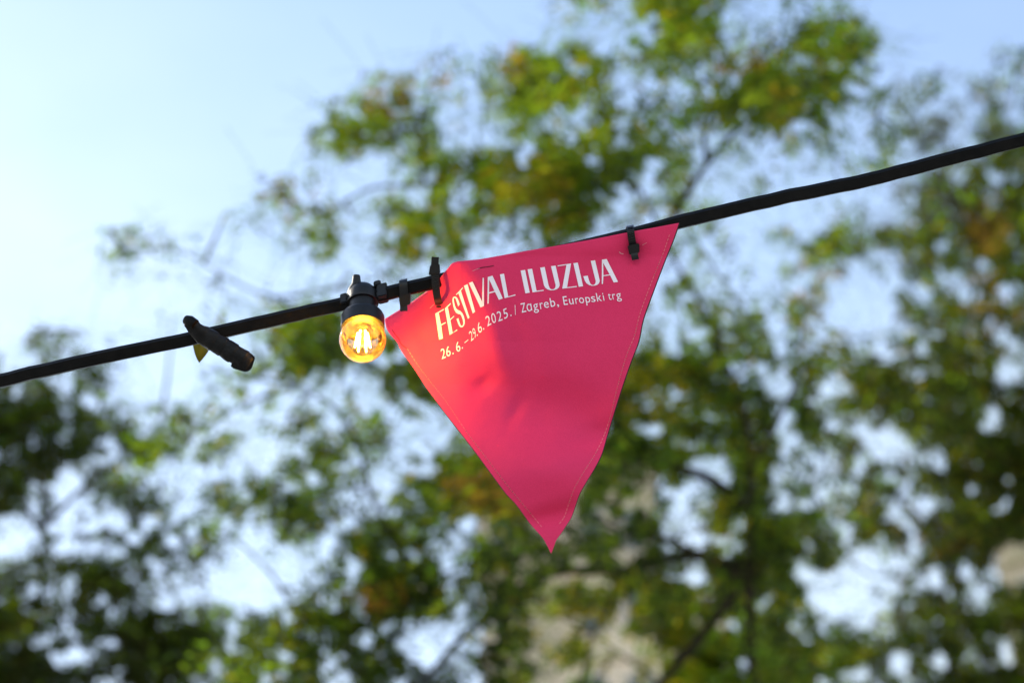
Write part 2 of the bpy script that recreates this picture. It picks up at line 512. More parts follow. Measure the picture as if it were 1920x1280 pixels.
# tinted patches: x, y, rx, ry, material, strength
PATCH = [(940, 915, 110, 45, 3, .75), (930, 950, 70, 30, 2, .6), (705, 1125, 60, 28, 3, .9), (985, 345, 80, 50, 2, .95), (1040, 380, 60, 40, 3, .5),
         (1215, 735, 90, 60, 2, .8), (1855, 430, 45, 60, 3, .8), (1525, 555, 50, 60, 3, .55), (1550, 625, 60, 45, 2, .7), (735, 180, 50, 40, 3, .7),
         (1840, 560, 50, 60, 3, .5), (545, 370, 50, 50, 3, .6), (820, 140, 35, 30, 3, .8), (1385, 115, 60, 30, 3, .7), (963, 120, 30, 40, 3, .8),
         (1470, 215, 35, 60, 2, .8), (820, 450, 60, 30, 2, .6), (1230, 410, 60, 25, 2, .7), (1440, 170, 60, 60, 0, .9), (1100, 30, 70, 50, 2, .5),
         (860, 180, 30, 30, 2, .5), (1100, 1150, 60, 40, 2, .7), (1330, 985, 40, 40, 2, .6), (1880, 600, 40, 30, 3, .5), (1760, 770, 80, 60, 0, .5),
         (1080, 1200, 60, 30, 2, .5), (1740, 1000, 60, 40, 3, .35), (670, 400, 60, 50, 0, .5), (1850, 1160, 40, 40, 0, .8), (1380, 1240, 90, 70, 0, .8)]
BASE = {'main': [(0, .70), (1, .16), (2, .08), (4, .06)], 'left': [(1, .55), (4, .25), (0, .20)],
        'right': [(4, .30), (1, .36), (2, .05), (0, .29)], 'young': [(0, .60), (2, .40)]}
rnd = random.Random(11)
def leaf_kind(tree, px, py):
    for x, y, rx, ry, k, s in PATCH:
        d = ((px - x) / rx) ** 2 + ((py - y) / ry) ** 2
        if d < 1.3 and rnd.random() < s * .62 * (1 if d < .7 else .5): return k
    if tree == 'right' and py < 420 and px < 1810: return 5 if rnd.random() < .75 else 4
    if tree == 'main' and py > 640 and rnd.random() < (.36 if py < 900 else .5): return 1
    u = rnd.random()
    for k, p in BASE[tree]:
        u -= p
        if u <= 0: return k
    return 0

TREES = {
    'main': dict(d=8.0, dv=1.3, leaf=0.050, wid=0.0155, rach=0.27, pairs=7, droop=0.5),
    'left': dict(d=11.0, dv=1.6, leaf=0.055, wid=0.020, rach=0.28, pairs=6, droop=0.7),
    'right': dict(d=14.5, dv=2.0, leaf=0.070, wid=0.026, rach=0.42, pairs=8, droop=1.6),
    'young': dict(d=10.5, dv=0.8, leaf=0.075, wid=0.032, rach=0.26, pairs=6, droop=0.6)}
BIN = 16
X0, X1, Y0, Y1 = -760, 2640, -420, 1640
acc = {}
fronds = {k: [] for k in TREES}

def tri_area(a, b, c):
    return abs((b[0] - a[0]) * (c[1] - a[1]) - (c[0] - a[0]) * (b[1] - a[1])) / 2

def rosette(tree, px, py):
    T = TREES[tree]
    d = T['d'] + T['dv'] * (noise.noise(Vector((px / 300, py / 300, 2.0 + T['d']))) * 1.3 + rnd.uniform(-.35, .35))
    c = P(px, py, d)
    n_r = rnd.randint(3, 6)
    for _ in range(n_r):
        a = rnd.uniform(0, 2 * math.pi); el = rnd.uniform(-.5, .7)
        dr = Vector((math.cos(a) * math.cos(el), math.sin(a) * math.cos(el), math.sin(el)))
        L = T['rach'] * rnd.uniform(.55, 1.2)
        pos = c.copy()
        n = T['pairs']
        side0 = dr.cross(Vector((0, 0, 1))).normalized()
        V = []; F = []; K = []; area = 0; inview = False
        for i in range(n):
            dr = (dr + Vector((0, 0, -T['droop'] / n * rnd.uniform(.6, 1.3)))).normalized()
            pos = pos + dr * (L / n)
            b0 = len(V)
            V += [pos.copy(), pos + side0 * .002]
            if i: F.append((prev, prev + 1, b0 + 1, b0)); K.append(leaf_last)
            prev = b0
            leaf_last = 0
            for sgn in ((-1, 1) if i < n - 1 else (-1, 0, 1)):
                if sgn == 0: ld = dr.copy()
                else: ld = (dr * .55 + side0 * sgn + Vector((0, 0, rnd.uniform(-.6, .05)))).normalized()
                ln = T['leaf'] * rnd.uniform(.65, 1.25) * (0.8 if i == 0 else 1)
                nm = (Vector((0, 0, 1)) + Vector((rnd.uniform(-.7, .7), rnd.uniform(-.7, .7), 0)))
                wd = ld.cross(nm).normalized() * T['wid'] * rnd.uniform(.7, 1.2) * .5
                mid = pos + ld * ln * .42
                up = wd.cross(ld).normalized() * T['wid'] * .12
                tip = pos + ld * ln
                q = [proj(pos), proj(mid + wd + up), proj(tip), proj(mid - wd + up)]
                ax, ay = (q[0][0] + q[2][0]) / 2, (q[0][1] + q[2][1]) / 2
                if not (X0 < ax < X1 and Y0 < ay < Y1): continue
                if q[0][2] < 5.5: continue
                bn = (int(ax // BIN), int(ay // BIN))
                ar = (tri_area(q[0], q[1], q[2]) + tri_area(q[0], q[2], q[3])) / (BIN * BIN)
                if acc.get(bn, 0) + ar * .5 > tau_at(ax, ay): continue
                for f in (0.2, .5, .8):      # a leaflet shades the bins it spans
                    bb = (int((q[0][0] + (q[2][0] - q[0][0]) * f) // BIN), int((q[0][1] + (q[2][1] - q[0][1]) * f) // BIN))
                    acc[bb] = acc.get(bb, 0) + ar / 3
                if 0 < ax < 1920 and 0 < ay < 1280: area += ar
                k0 = len(V)
                V += [mid + wd + up, tip, mid - wd + up]
                F += [(b0, k0, k0 + 1), (b0, k0 + 1, k0 + 2)]
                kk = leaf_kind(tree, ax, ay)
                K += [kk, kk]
                leaf_last = kk
        if len(K) > n: fronds[tree].append((area, V, F, K, c))
for rep in range(9):
    y = Y0
    while y < Y1:
        x = X0
        while x < X1:
            jx, jy = x + rnd.uniform(0, 44), y + rnd.uniform(0, 44)
            t = tau_at(jx, jy)
            a = acc.get((int(jx // BIN), int(jy // BIN)), 0)
            if t > 0.05 and a < t * .8:
                rosette(which(jx, jy), jx, jy)
            x += 44
        y += 44

INFO = {'main': ('leafy tree with feathery compound leaves rising behind the pennant and bulb', (1395, 1300)),
        'left': ('dark green tree at the lower left below the black wire', (60, 1400)),
        'right': ('olive brown drooping tree filling the right side behind the wire', (1780, 1420)),
        'young': ('bright yellow green young tree low in front of the beige tower', (1330, 1400))}
roots = {}
for tree, (lab, foot) in INFO.items():
    T = TREES[tree]
    b = P(foot[0], foot[1], T['d']); b.z = 0
    roots[tree] = empty({'main': 'ash_tree', 'left': 'broadleaf_tree', 'right': 'drooping_tree', 'young': 'young_tree'}[tree], b, lab, 'tree', 'trees around the square')
    if tree == 'left': pass

clusters = {k: {} for k in TREES}
for tree in TREES:                           # the 300 compound leaves that show largest are parts, the rest one mass
    fr_ = sorted(fronds[tree], key=lambda f: -f[0])
    print(tree, 'compound leaves', len(fr_), 'leaflets', sum(len(f[3]) for f in fr_) // 2)
    for f in fr_[:300]:
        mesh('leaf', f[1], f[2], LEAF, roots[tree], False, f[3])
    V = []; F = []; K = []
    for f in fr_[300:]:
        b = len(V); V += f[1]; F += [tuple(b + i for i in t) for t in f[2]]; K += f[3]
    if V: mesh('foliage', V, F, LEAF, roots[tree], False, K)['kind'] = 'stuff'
    for f in fr_:
        x, y, _ = proj(f[4])
        clusters[tree].setdefault((int(x // 150), int(y // 150)), []).append(f[4])

# trunks, limbs and twigs
def limb(tree, name, pts, r0, r1, n=22, wob=0.02):
    T = TREES[tree]
    W = [P(p[0], p[1], p[2] if len(p) > 2 else T['d']) if not isinstance(p, Vector) else p for p in pts]
    path = lerp_path(W, n)
    path = [p + Vector((noise.noise(p * 3.1), noise.noise(p * 3.1 + Vector((9, 0, 0))), noise.noise(p * 3.1 + Vector((0, 9, 0))))) * wob for p in path]
    mb = MB(); mb.tube(path, [(r0 + (r1 - r0) * i / (n - 1)) * (.62 if tree in ('main', 'young') else .42) for i in range(n)], 10)
    mb.build(name, [M['bark']], roots[tree], True)
    return path
def trunk(tree, pts, r0, r1):
    T = TREES[tree]
    top = [P(p[0], p[1], p[2] if len(p) > 2 else T['d']) for p in pts]
    foot = top[0].copy(); foot.z = 0
    m_ = top[0].copy(); m_.z *= .55; m_.x += .06
    return limb(tree, 'trunk', [foot, m_] + top, r0, r1, 40, 0.05)
SK = {'main': [], 'left': [], 'right': [], 'young': []}
SK['main'] += trunk('main', [(1420, 1420), (1395, 1270), (1388, 1120), (1400, 980), (1412, 860)], 0.075, 0.018)
for pts, r0, r1 in [
    ([(1392, 1085), (1300, 1042), (1190, 1072), (1080, 1068), (990, 1090), (930, 1140), (860, 1200), (800, 1270), (700, 1330)], .030, .014),
    ([(1392, 1060), (1330, 1050), (1240, 1010), (1150, 985), (1090, 950)], .026, .008),
    ([(1375, 1110), (1325, 1180), (1280, 1235), (1225, 1300), (1150, 1400)], .026, .020),
    ([(1160, 1075), (1140, 1140), (1105, 1190), (1085, 1290)], .014, .010),
    ([(1405, 960), (1330, 900), (1240, 870), (1160, 850), (1060, 800), (960, 740), (860, 700)], .030, .012),
    ([(860, 1160), (760, 1060), (690, 930), (672, 850), (640, 780), (560, 720)], .020, .006),
    ([(1412, 870), (1380, 720), (1330, 600), (1260, 480), (1180, 330), (1060, 230), (1000, 170)], .016, .006),
    ([(1180, 330), (1040, 330), (930, 320), (800, 340), (700, 350), (600, 400)], .018, .005),
    ([(1240, 440), (1330, 300), (1440, 210), (1540, 190), (1650, 180)], .020, .006),
    ([(1330, 300), (1300, 160), (1250, 60), (1200, -60)], .016, .006),
    ([(1440, 215), (1450, 130), (1465, 60), (1480, -20)], .010, .004),
    ([(800, 340), (790, 240), (700, 260), (620, 240)], .010, .003),
    ([(960, 740), (860, 640), (760, 560), (640, 540), (520, 560), (420, 520), (330, 470), (230, 470)], .014, .003),
    ([(1060, 800), (960, 900), (880, 940), (780, 1000)], .014, .006),
    ([(1412, 870), (1460, 790), (1500, 700), (1500, 560)], .018, .006),
    ([(990, 1090), (900, 1060), (800, 1100), (700, 1130), (560, 1160)], .014, .005)]:
    SK['main'] += limb('main', 'limb', pts, r0, r1)
SK['left'] += trunk('left', [(40, 1430), (60, 1200), (90, 1000), (80, 830), (90, 650)], .16, .02)
for pts, r0, r1 in [([(70, 1180), (200, 1080), (300, 1000), (420, 960)], .04, .008), ([(85, 980), (180, 900), (260, 830), (300, 780)], .035, .008),
                    ([(60, 1220), (200, 1190), (330, 1180), (460, 1200)], .04, .01), ([(90, 1000), (0, 900), (-100, 800)], .04, .01), ([(80, 860), (150, 760), (150, 690)], .02, .006)]:
    SK['left'] += limb('left', 'limb', pts, r0, r1)
SK['right'] += trunk('right', [(1800, 1430), (1790, 1150), (1800, 900), (1810, 650), (1830, 450), (1850, 250)], .22, .02)
for pts, r0, r1 in [([(1795, 1060), (1700, 950), (1600, 900), (1500, 880)], .05, .01), ([(1800, 850), (1700, 740), (1600, 700), (1500, 640)], .045, .01),
                    ([(1810, 640), (1720, 560), (1640, 430), (1580, 430)], .03, .008), ([(1790, 1130), (1680, 1080), (1620, 1070), (1560, 1010)], .03, .01),
                    ([(1790, 1160), (1700, 1200), (1560, 1260), (1480, 1260)], .06, .02), ([(1830, 500), (1780, 350), (1760, 220), (1750, 160)], .02, .005),
                    ([(1800, 900), (1880, 800), (1960, 760)], .05, .01), ([(1850, 300), (1890, 200), (1900, 130)], .015, .005)]:
    SK['right'] += limb('right', 'limb', pts, r0, r1)
SK['young'] += trunk('young', [(1300, 1450), (1260, 1300), (1240, 1200)], .05, .012)
for pts, r0, r1 in [([(1262, 1290), (1180, 1230), (1100, 1180)], .015, .005), ([(1250, 1240), (1320, 1180), (1390, 1140)], .015, .005), ([(1262, 1300), (1380, 1260), (1420, 1240)], .012, .005)]:
    SK['young'] += limb('young', 'limb', pts, r0, r1)
for tree in TREES:                           # a twig from the nearest limb into every cluster
    for key, cs in clusters[tree].items():
        if len(cs) < 3: continue
        c = sum(cs, Vector((0, 0, 0))) / len(cs)
        s = min(SK[tree], key=lambda p: (p - c).length_squared)
        L = (c - s).length
        if L < 0.06 or L > 0.42: continue
        m1 = s.lerp(c, .5) + Vector((rnd.uniform(-.1, .1), rnd.uniform(-.1, .1), .03)) * L
        e = c + (c - s) * .15
        rr = 0.0045 * TREES[tree]['d'] / 8
        mb = MB(); mb.tube(lerp_path([s, m1, e], 9), [rr * (1.5 - 1.1 * i / 8) for i in range(9)], 6)
        mb.build('twig', [M['bark']], roots[tree], True)

# ------------------------------------------------------------------ the black cable
WIRE = [(-1500, 1010), (-700, 862), (-300, 784), (-100, 739), (0, 713), (200, 667), (345, 637), (480, 606), (640, 570), (760, 541), (850, 520), (1020, 479), (1180, 441), (1273, 416),
        (1440, 376), (1560, 351), (1640, 334), (1720, 313), (1800, 292), (1920, 261), (2020, 231), (2300, 150), (2900, -30)]
def wire_d(px):
    return D0 + 0.00006 * max(0, px - 1300) + 0.00004 * max(0, 300 - px)
wpts = lerp_path([P(x, y, wire_d(x)) for x, y in WIRE], 320)
WUP = (AU * 0.80 + AF * 0.10 - AX * 0.0)
mb = MB()
hs_, ws_ = .0068, .0042                      # half height and half thickness of the flat cable
# main face looks down and forward, a narrow bevelled shoulder catches the sky
prof = [(-ws_, -hs_ + .0012), (-ws_ + .0012, -hs_), (ws_ - .0012, -hs_), (ws_, -hs_ + .0012), (ws_, hs_ - .0034), (ws_ - .0034, hs_ - .0002), (-ws_ + .0012, hs_), (-ws_, hs_ - .0012)]
prof = [(a, b) for a, b in prof]
ups = []
for i, p in enumerate(wpts):
    x = proj(p)[0]
    tw = 0.12 * noise.noise(Vector((x / 210, 0.3, 0)))
    ups.append(AU * math.cos(.10 + tw) + AF * math.sin(.10 + tw))
mb.sweep([p + AU * 0.0006 * noise.noise(Vector((i * .35, 5, 0))) for i, p in enumerate(wpts)], prof, ups)
cable = mb.build('cable', [M['rubber']], None, True, angle=25)
tag(cable, 'black flat rubber cable running diagonally across the whole picture', 'cable')

# ------------------------------------------------------------------ bulb and socket
AXS = (AX * -0.035 + AU * 0.78 + AF * 0.61).normalized()      # the way the lamp hangs, from globe up to cap
MM = 0.001
rim = P(680, 616, D0 - .022)
lamp = empty('festoon_lamp', rim, 'lit amber festoon bulb in a black socket hanging from the cable left of the pennant', 'light bulb')
mb = MB()
mb.lathe(rim, AXS, [(0, 17.5 * MM), (0, 20.6 * MM), (.8 * MM, 21.2 * MM), (13 * MM, 21.2 * MM), (15.5 * MM, 20.2 * MM), (18.5 * MM, 16.5 * MM), (20 * MM, 14 * MM),
                    (31 * MM, 13.4 * MM), (31.3 * MM, 15.4 * MM), (33.2 * MM, 15.6 * MM), (33.6 * MM, 15.2 * MM)], 56)
mb.build('socket', [M['socket']], lamp, True, angle=32)
mb = MB()
mb.lathe(rim, AXS, [(8.6 * MM, .1 * MM), (8.6 * MM, 12.5 * MM), (6.5 * MM, 13.4 * MM), (3 * MM, 13.6 * MM), (2.6 * MM, 12.9 * MM)], 44, cap=False)
mb.build('lamp_base', [M['stem']], lamp, True, angle=32)
mb = MB()
mb.lathe(rim, AXS, [(9 * MM, .1 * MM), (9 * MM, 16.8 * MM), (-.2 * MM, 17.4 * MM), (-.2 * MM, 19 * MM)], 56, cap=False)
mb.build('socket_lining', [M['socket']], lamp, True, angle=32)
# clamp cap that bites the cable
wt = (P(760, 541) - P(600, 579)).normalized()
side = AXS.cross(wt).normalized()
cl = rim + AXS * 40 * MM
mb = MB()
mb.lathe(rim, AXS, [(33.7 * MM, 14.8 * MM), (41 * MM, 15.0 * MM), (46 * MM, 13.6 * MM), (50.5 * MM, 10.0 * MM), (52.5 * MM, 5 * MM), (53 * MM, .5 * MM)], 44)
mb.build('cap', [M['socket']], lamp, True, angle=32)
mb = MB()
for sg, ln, hh in ((-1, 3.4, 6.0), (1, 5.0, 8.2)):
    mb = MB()
    c = cl + wt * sg * (15.0 + ln) * MM - AXS * (1.0 if sg < 0 else 2.0) * MM
    mb.box(c, wt * ln * MM, side * 6.4 * MM, AXS * hh * MM)
    mb.build('cable_clamp', [M['socket']], lamp, True, bevel=.9 * MM)
mb = MB()
mb.box(cl + wt * 15.5 * MM + AXS * 7.5 * MM, wt * 3.5 * MM, side * 7.2 * MM, AXS * 3 * MM)
mb.build('clamp_catch', [M['socket']], lamp, True, bevel=.9 * MM)
mb = MB()
nb = rim + AXS * 50 * MM - AX * 6.0 * MM - AF * 4 * MM + AU * 4.5 * MM
mb.lathe(nb, AU * .95 + AF * .15, [(-10 * MM, 9.5 * MM), (-4 * MM, 7.6 * MM), (.5 * MM, 4.6 * MM), (8 * MM, 3.7 * MM), (9 * MM, 2.9 * MM), (9.2 * MM, .4 * MM)], 26)
mb.build('screw_nub', [M['socket']], lamp, True, angle=35)
mb = MB()
gc = rim - AXS * 13.5 * MM
R0 = 22.6 * MM
pr = []
for i in range(0, 27):
    a = math.pi * i / 33.0
    pr.append((-R0 * math.cos(a), R0 * math.sin(a)))
pr.append((22 * MM, 12.5 * MM))
mb.lathe(gc, AXS, pr, 64, cap=False)
globe = mb.build('glass_globe', [M['glass']], lamp, True, angle=60)
mb = MB()
mb.lathe(gc, AXS, [(19 * MM, 9 * MM), (11 * MM, 8.0 * MM), (8.6 * MM, 5 * MM), (7 * MM, 2 * MM), (-6 * MM, 1.2 * MM), (-7 * MM, .3 * MM)], 24, cap=False)
stem = mb.build('filament_stem', [M['glass']], lamp, True)
mb = MB(); mb2 = MB()
for k in range(6):
    a = 2 * math.pi * k / 6 + .35
    e = AXS.orthogonal().normalized(); g_ = AXS.cross(e)
    o1 = e * math.cos(a) + g_ * math.sin(a)
    top = gc + AXS * 8.0 * MM + o1 * 4.8 * MM
    bot = gc - AXS * 9.5 * MM + o1 * 7.4 * MM
    f_ = MB(); f_.tube([top, top.lerp(bot, .5), bot], .62 * MM, 8)
    f_.build('filament', [M['filament']], lamp, True)
    mb2.tube([gc - AXS * 6 * MM, bot], .22 * MM, 5)
    mb2.tube([gc + AXS * 10 * MM, top], .22 * MM, 5)
mb2.build('support_wires', [M['brass']], lamp, True)

# ------------------------------------------------------------------ pennant
OL = [(721, 598), (724, 614), (731, 626), (745, 642), (753, 657), (780, 696), (800, 727), (828, 764.7), (860.5, 806.9), (892.8, 849), (923.7, 891), (949, 925), (966, 943), (980, 961.5), (994, 981), (1016.5, 1006.5), (1025, 1020.6), (1033.4, 1037.5)]
OR = [(1273, 418), (1262, 450), (1245, 492), (1225, 545), (1206, 598), (1197, 640), (1184, 675), (1174, 703), (1162.8, 736.6), (1148.7, 781.5), (1137, 821), (1127.6, 851.8), (1115, 877), (1099.5, 902.5), (1086.8, 925), (1079.8, 944.6), (1071.4, 968.6), (1064, 981), (1053, 998), (1043, 1012), (1039, 1023), (1033.4, 1037.5)]
OT = [(721, 598), (745, 583), (772, 566), (800, 546), (818, 530), (833, 511), (848, 493), (858, 490), (900, 486), (950, 477), (1000, 468), (1060, 458), (1120, 447), (1180, 435), (1230, 426), (1273, 418)]
NS, NT = 150, 170
EL = lerp_path([(a, b, 0) for a, b in OL], NT)
ER = lerp_path([(a, b, 0) for a, b in OR], NT)
ET = lerp_path([(a, b, 0) for a, b in OT], NS, False)

def smooth01(t):
    t = min(max(t, 0), 1); return t * t * (3 - 2 * t)
def interp(tab, v):
    if v <= tab[0][0]: return tab[0][1]
    for (a, b), (c, d) in zip(tab, tab[1:]):
        if v <= c: return b + (d - b) * smooth01((v - a) / (c - a)) if False else b + (d - b) * (v - a) / (c - a)
    return tab[-1][1]
def gauss(x, y, cx, cy, rx, ry, ang=0):
    dx, dy = x - cx, y - cy
    ca, sa = math.cos(rad(ang)), math.sin(rad(ang))
    u = (dx * ca + dy * sa) / rx; v = (-dx * sa + dy * ca) / ry
    return math.exp(-(u * u + v * v))
def pdepth(x, y):
    """distance along the view axis of the cloth at a pixel; the tip swings towards the lens"""
    d = D0 - interp([(860, 0.022), (1120, 0.011)], x)
    d -= 0.00016 * max(0, y - 480)
    # folded flap, turned back and to the left
    xr = interp([(480, 852), (560, 893), (640, 930), (720, 958), (800, 965), (900, 960), (1040, 1030)], y)
    wd = interp([(480, 9), (560, 26), (640, 48), (720, 58), (800, 70), (1000, 70)], y)
    sl = interp([(480, .95), (560, .92), (640, .85), (720, .66), (800, .42), (880, .20), (960, .06), (1040, 0)], y)
    s = (xr - x) / wd
    sp = wd * (s if s > 20 else math.log1p(math.exp(s)))
    d += sl * sp * KPX * D0
    k = KPX * D0
    # valley under the printed lines, then a belly that looks up to the sky
    d += k * 25 * gauss(x, y, 1050, 775, 150, 60, 12)
    d += k * 5.5 * gauss(x, y, 905, 722, 26, 16, -40)
    d += k * 4.5 * gauss(x, y, 965, 775, 14, 34, 25)
    d += k * 12 * gauss(x, y, 1135, 815, 60, 24, -12)
    d -= k * 21 * gauss(x, y, 1040, 885, 120, 60, 10)
    d += k * 15 * gauss(x, y, 1030, 968, 80, 20, -15)
    d -= k * 12 * gauss(x, y, 930, 650, 30, 70, -20)
    d += k * 8 * gauss(x, y, 732, 590, 62, 34, -35)
    # pulled in by the ties
    d += k * 8 * gauss(x, y, 1188, 470, 26, 16) - k * 6 * gauss(x, y, 1120, 470, 60, 20, -8) - k * 5 * gauss(x, y, 1235, 500, 20, 40, -10)
    d += k * 5 * gauss(x, y, 822, 575, 14, 12)
    d += k * 2.0 * noise.noise(Vector((x / 70, y / 70, 4)))
    return d
def on_cloth(x, y, lift=0.0):
    return P(x, y, pdepth(x, y) - lift)

pen = empty('pennant', P(1000, 460, D0), 'triangular pink red festival pennant printed in white, tied to the black cable', 'pennant')
vs = []; fs = []; mi = []
TH = 0.0009
for j in range(NT):
    t = j / (NT - 1)
    dec = (1 - t) ** 3
    for i in range(NS):
        s = i / (NS - 1)
        c0 = EL[0].lerp(ER[0], s)
        q = EL[j].lerp(ER[j], s) + (ET[i] - c0) * dec
        vs.append(on_cloth(q.x, q.y))
nf = len(vs)
for j in range(NT):                          # the dark backing peeps out a little beyond the printed face
    for i in range(NS):
        a = 2 * i / (NS - 1) - 1
        e = .0011 * a if a > 0 else .0009 * a * min(1, 3 * j / NT)
        vs.append(vs[j * NS + i] + AF * TH + AX * e * (1 - (j / (NT - 1)) ** 6))
for j in range(NT - 1):
    for i in range(NS - 1):
        a = j * NS + i
        fs.append((a, a + NS, a + NS + 1, a + 1)); mi.append(0)
        fs.append((nf + a, nf + a + 1, nf + a + NS + 1, nf + a + NS)); mi.append(1)
for j in range(NT - 1):
    a = j * NS; fs.append((a, nf + a, nf + a + NS, a + NS)); mi.append(1)
    a = j * NS + NS - 1; fs.append((a, a + NS, nf + a + NS, nf + a)); mi.append(1)
for i in range(NS - 1):
    fs.append((i, i + 1, nf + i + 1, nf + i)); mi.append(0)
cloth = mesh('cloth', vs, fs, [M['cloth'], M['back']], pen, True, mi)

# lettering, drawn as outlines and laid on the cloth
def zA(p): return (960 + p[0] / 8.348, 470 + p[1] / 8.348)
def zB(p): return (800 + p[0] / 6.737, 500 + p[1] / 6.737)
TITLE = [
 (zB, [[(108,590),(215,532),(220,543),(153,583),(180,727),(240,698),(243,710),(184,742),(205,905),(157,922)]]),
 (zB, [[(230,527),(300,458),(305,470),(268,510),(296,660),(345,618),(348,628),(300,675),(328,835),(383,790),(388,802),(290,862)]]),
 (zB, [[(418,475),(398,502),(378,440),(366,403),(352,392),(343,400),(344,430),(356,485),(372,525),(392,545),(425,558),(452,585),(470,622),(482,675),(482,715),(472,742),(452,762),(432,766),(412,750),(394,712),(376,660),(401,648),(414,695),(430,738),(446,748),(458,735),(462,705),(455,665),(440,625),(424,600),(395,595),(370,580),(350,545),(336,495),(326,440),(326,405),(334,384),(352,376),(372,380),(392,402),(408,440)]]),
 (zB, [[(370,350),(455,260),(460,269),(432,302),(541,640),(521,659),(400,334),(375,358)]]),
 (zB, [[(470,240),(517,220),(612,568),(582,590)]]),
 (zB, [[(532,205),(580,187),(699,440),(707,143),(722,139),(724,495),(680,515)]]),
 (zB, [[(772,130),(832,113),(962,400),(912,418),(864,320),(787,339),(783,464),(767,468)], [(790,162),(856,305),(788,323)]]),
 (zB, [[(925,97),(977,88),(1030,375),(1120,350),(1123,362),(985,397)]]),
 (zA, [[(135,312),(205,300),(278,656),(210,668)]]),
 (zA, [[(243,292),(315,283),(385,628),(493,612),(496,626),(322,652)]]),
 (zA, [[(440,265),(512,255),(572,540),(590,585),(615,603),(645,604),(668,590),(682,562),(682,535),(610,243),(683,234),(743,510),(745,545),(733,575),(700,603),(650,618),(600,618),(555,605),(520,578),(500,540)]]),
 (zA, [[(712,231),(925,200),(861,572),(1012,552),(1016,567),(786,594),(852,224),(715,245)]]),
 (zA, [[(960,196),(1030,187),(1113,555),(1045,565)]]),
 (zA, [[(1232,160),(1300,150),(1368,440),(1374,475),(1362,508),(1335,533),(1295,547),(1250,548),(1205,535),(1165,508),(1140,470),(1115,400),(1185,390),(1205,462),(1225,512),(1252,537),(1282,535),(1305,512),(1311,480)]]),
 (zA, [[(1408,140),(1482,130),(1660,487),(1592,497),(1535,384),(1430,398),(1424,519),(1405,521)], [(1428,192),(1528,371),(1430,385)]]),
]
def lay(name, polys2d, tris_by=None, lift=.0005):
    """polys2d: list of (verts2d, tris); laid on the cloth after splitting long edges"""
    bm = bmesh.new()
    for v2, tr in polys2d:
        bv = [bm.verts.new((x, y, 0)) for x, y in v2]
        for t in tr:
            try: bm.faces.new([bv[k] for k in t])
            except ValueError: pass
    for _ in range(6):
        es = [e for e in bm.edges if e.calc_length() > 4.0]
        if not es: break
        bmesh.ops.subdivide_edges(bm, edges=es, cuts=1)
        bmesh.ops.triangulate(bm, faces=[f for f in bm.faces if len(f.verts) > 3])
    for v in bm.verts:
        v.co = on_cloth(v.co.x, v.co.y, lift)
    for f in bm.faces:
        f.normal_update()
        if f.normal.dot(AF) > 0: f.normal_flip()
        f.smooth = True
    me = bpy.data.meshes.new(name); bm.to_mesh(me); bm.free()
    me.materials.append(M['print'])
    o = bpy.data.objects.new(name, me); C.objects.link(o); o.parent = pen; o.location = -pen.location
    return o
polys = []
for fn, loops in TITLE:
    L2 = [[fn(p) for p in lp] for lp in loops]
    flat = [p for lp in L2 for p in lp]
    tr = geometry.tessellate_polygon([[Vector((x, y, 0)) for x, y in lp] for lp in L2])
    polys.append((flat, tr))
lay('title_lettering', polys)

_glyph = {}
def glyph(ch):
    if ch in _glyph: return _glyph[ch]
    cu = bpy.data.curves.new('g', 'FONT'); cu.body = ch; cu.size = 1.0; cu.resolution_u = 3
    o = bpy.data.objects.new('g', cu); C.objects.link(o)
    dg = bpy.context.evaluated_depsgraph_get(); dg.update()
    me = bpy.data.meshes.new_from_object(o.evaluated_get(dg))
    v = [(p.co.x, p.co.y) for p in me.vertices]
    t = [tuple(p.vertices) for p in me.polygons]
    bpy.data.objects.remove(o); bpy.data.curves.remove(cu); bpy.data.meshes.remove(me)
    _glyph[ch] = (v, t)
    return _glyph[ch]
BL = [(820, 676.5), (828.5, 673.4), (845.3, 666), (861.6, 658), (873, 648.5), (883.4, 639.8), (893.8, 631), (902.4, 621.8), (914.3, 611.5), (927.7, 605), (942.2, 600.2), (952, 595), (958.8, 592.3), (967.7, 589.5),
      (979.2, 586.0), (1000, 581.7), (1036.7, 574.8), (1057.6, 571.9), (1110, 566.3), (1162.4, 559.8), (1180, 558)]
def base_y(x): return interp(BL, x)
DATE = [(zB, '2', 190, 243), (zB, '6', 254, 308), (zB, '.', 328, 342), (zB, '6', 382, 432), (zB, '.', 446, 459), (zB, '–', 488, 536), (zB, '2', 560, 596), (zB, '9', 603, 634), (zB, '.', 636, 648),
        (zB, '6', 663, 706), (zB, '.', 716, 729), (zB, '2', 766, 818), (zB, '0', 832, 884), (zB, '2', 904, 960), (zB, '5', 982, 1032), (zB, '.', 1060, 1074), (zB, '/', 1118, 1140),
        (zA, 'Z', 152, 226), (zA, 'a', 240, 318), (zA, 'g', 340, 418), (zA, 'r', 446, 494), (zA, 'e', 508, 584), (zA, 'b', 610, 684), (zA, ',', 708, 738), (zA, 'E', 814, 878), (zA, 'u', 903, 970),
        (zA, 'r', 1000, 1046), (zA, 'o', 1058, 1136), (zA, 'p', 1160, 1232), (zA, 's', 1248, 1312), (zA, 'k', 1336, 1412), (zA, 'i', 1434, 1450), (zA, 't', 1516, 1560), (zA, 'r', 1580, 1626), (zA, 'g', 1640, 1716)]
capv = glyph('E')[0]
CAP = max(p[1] for p in capv)
polys = []
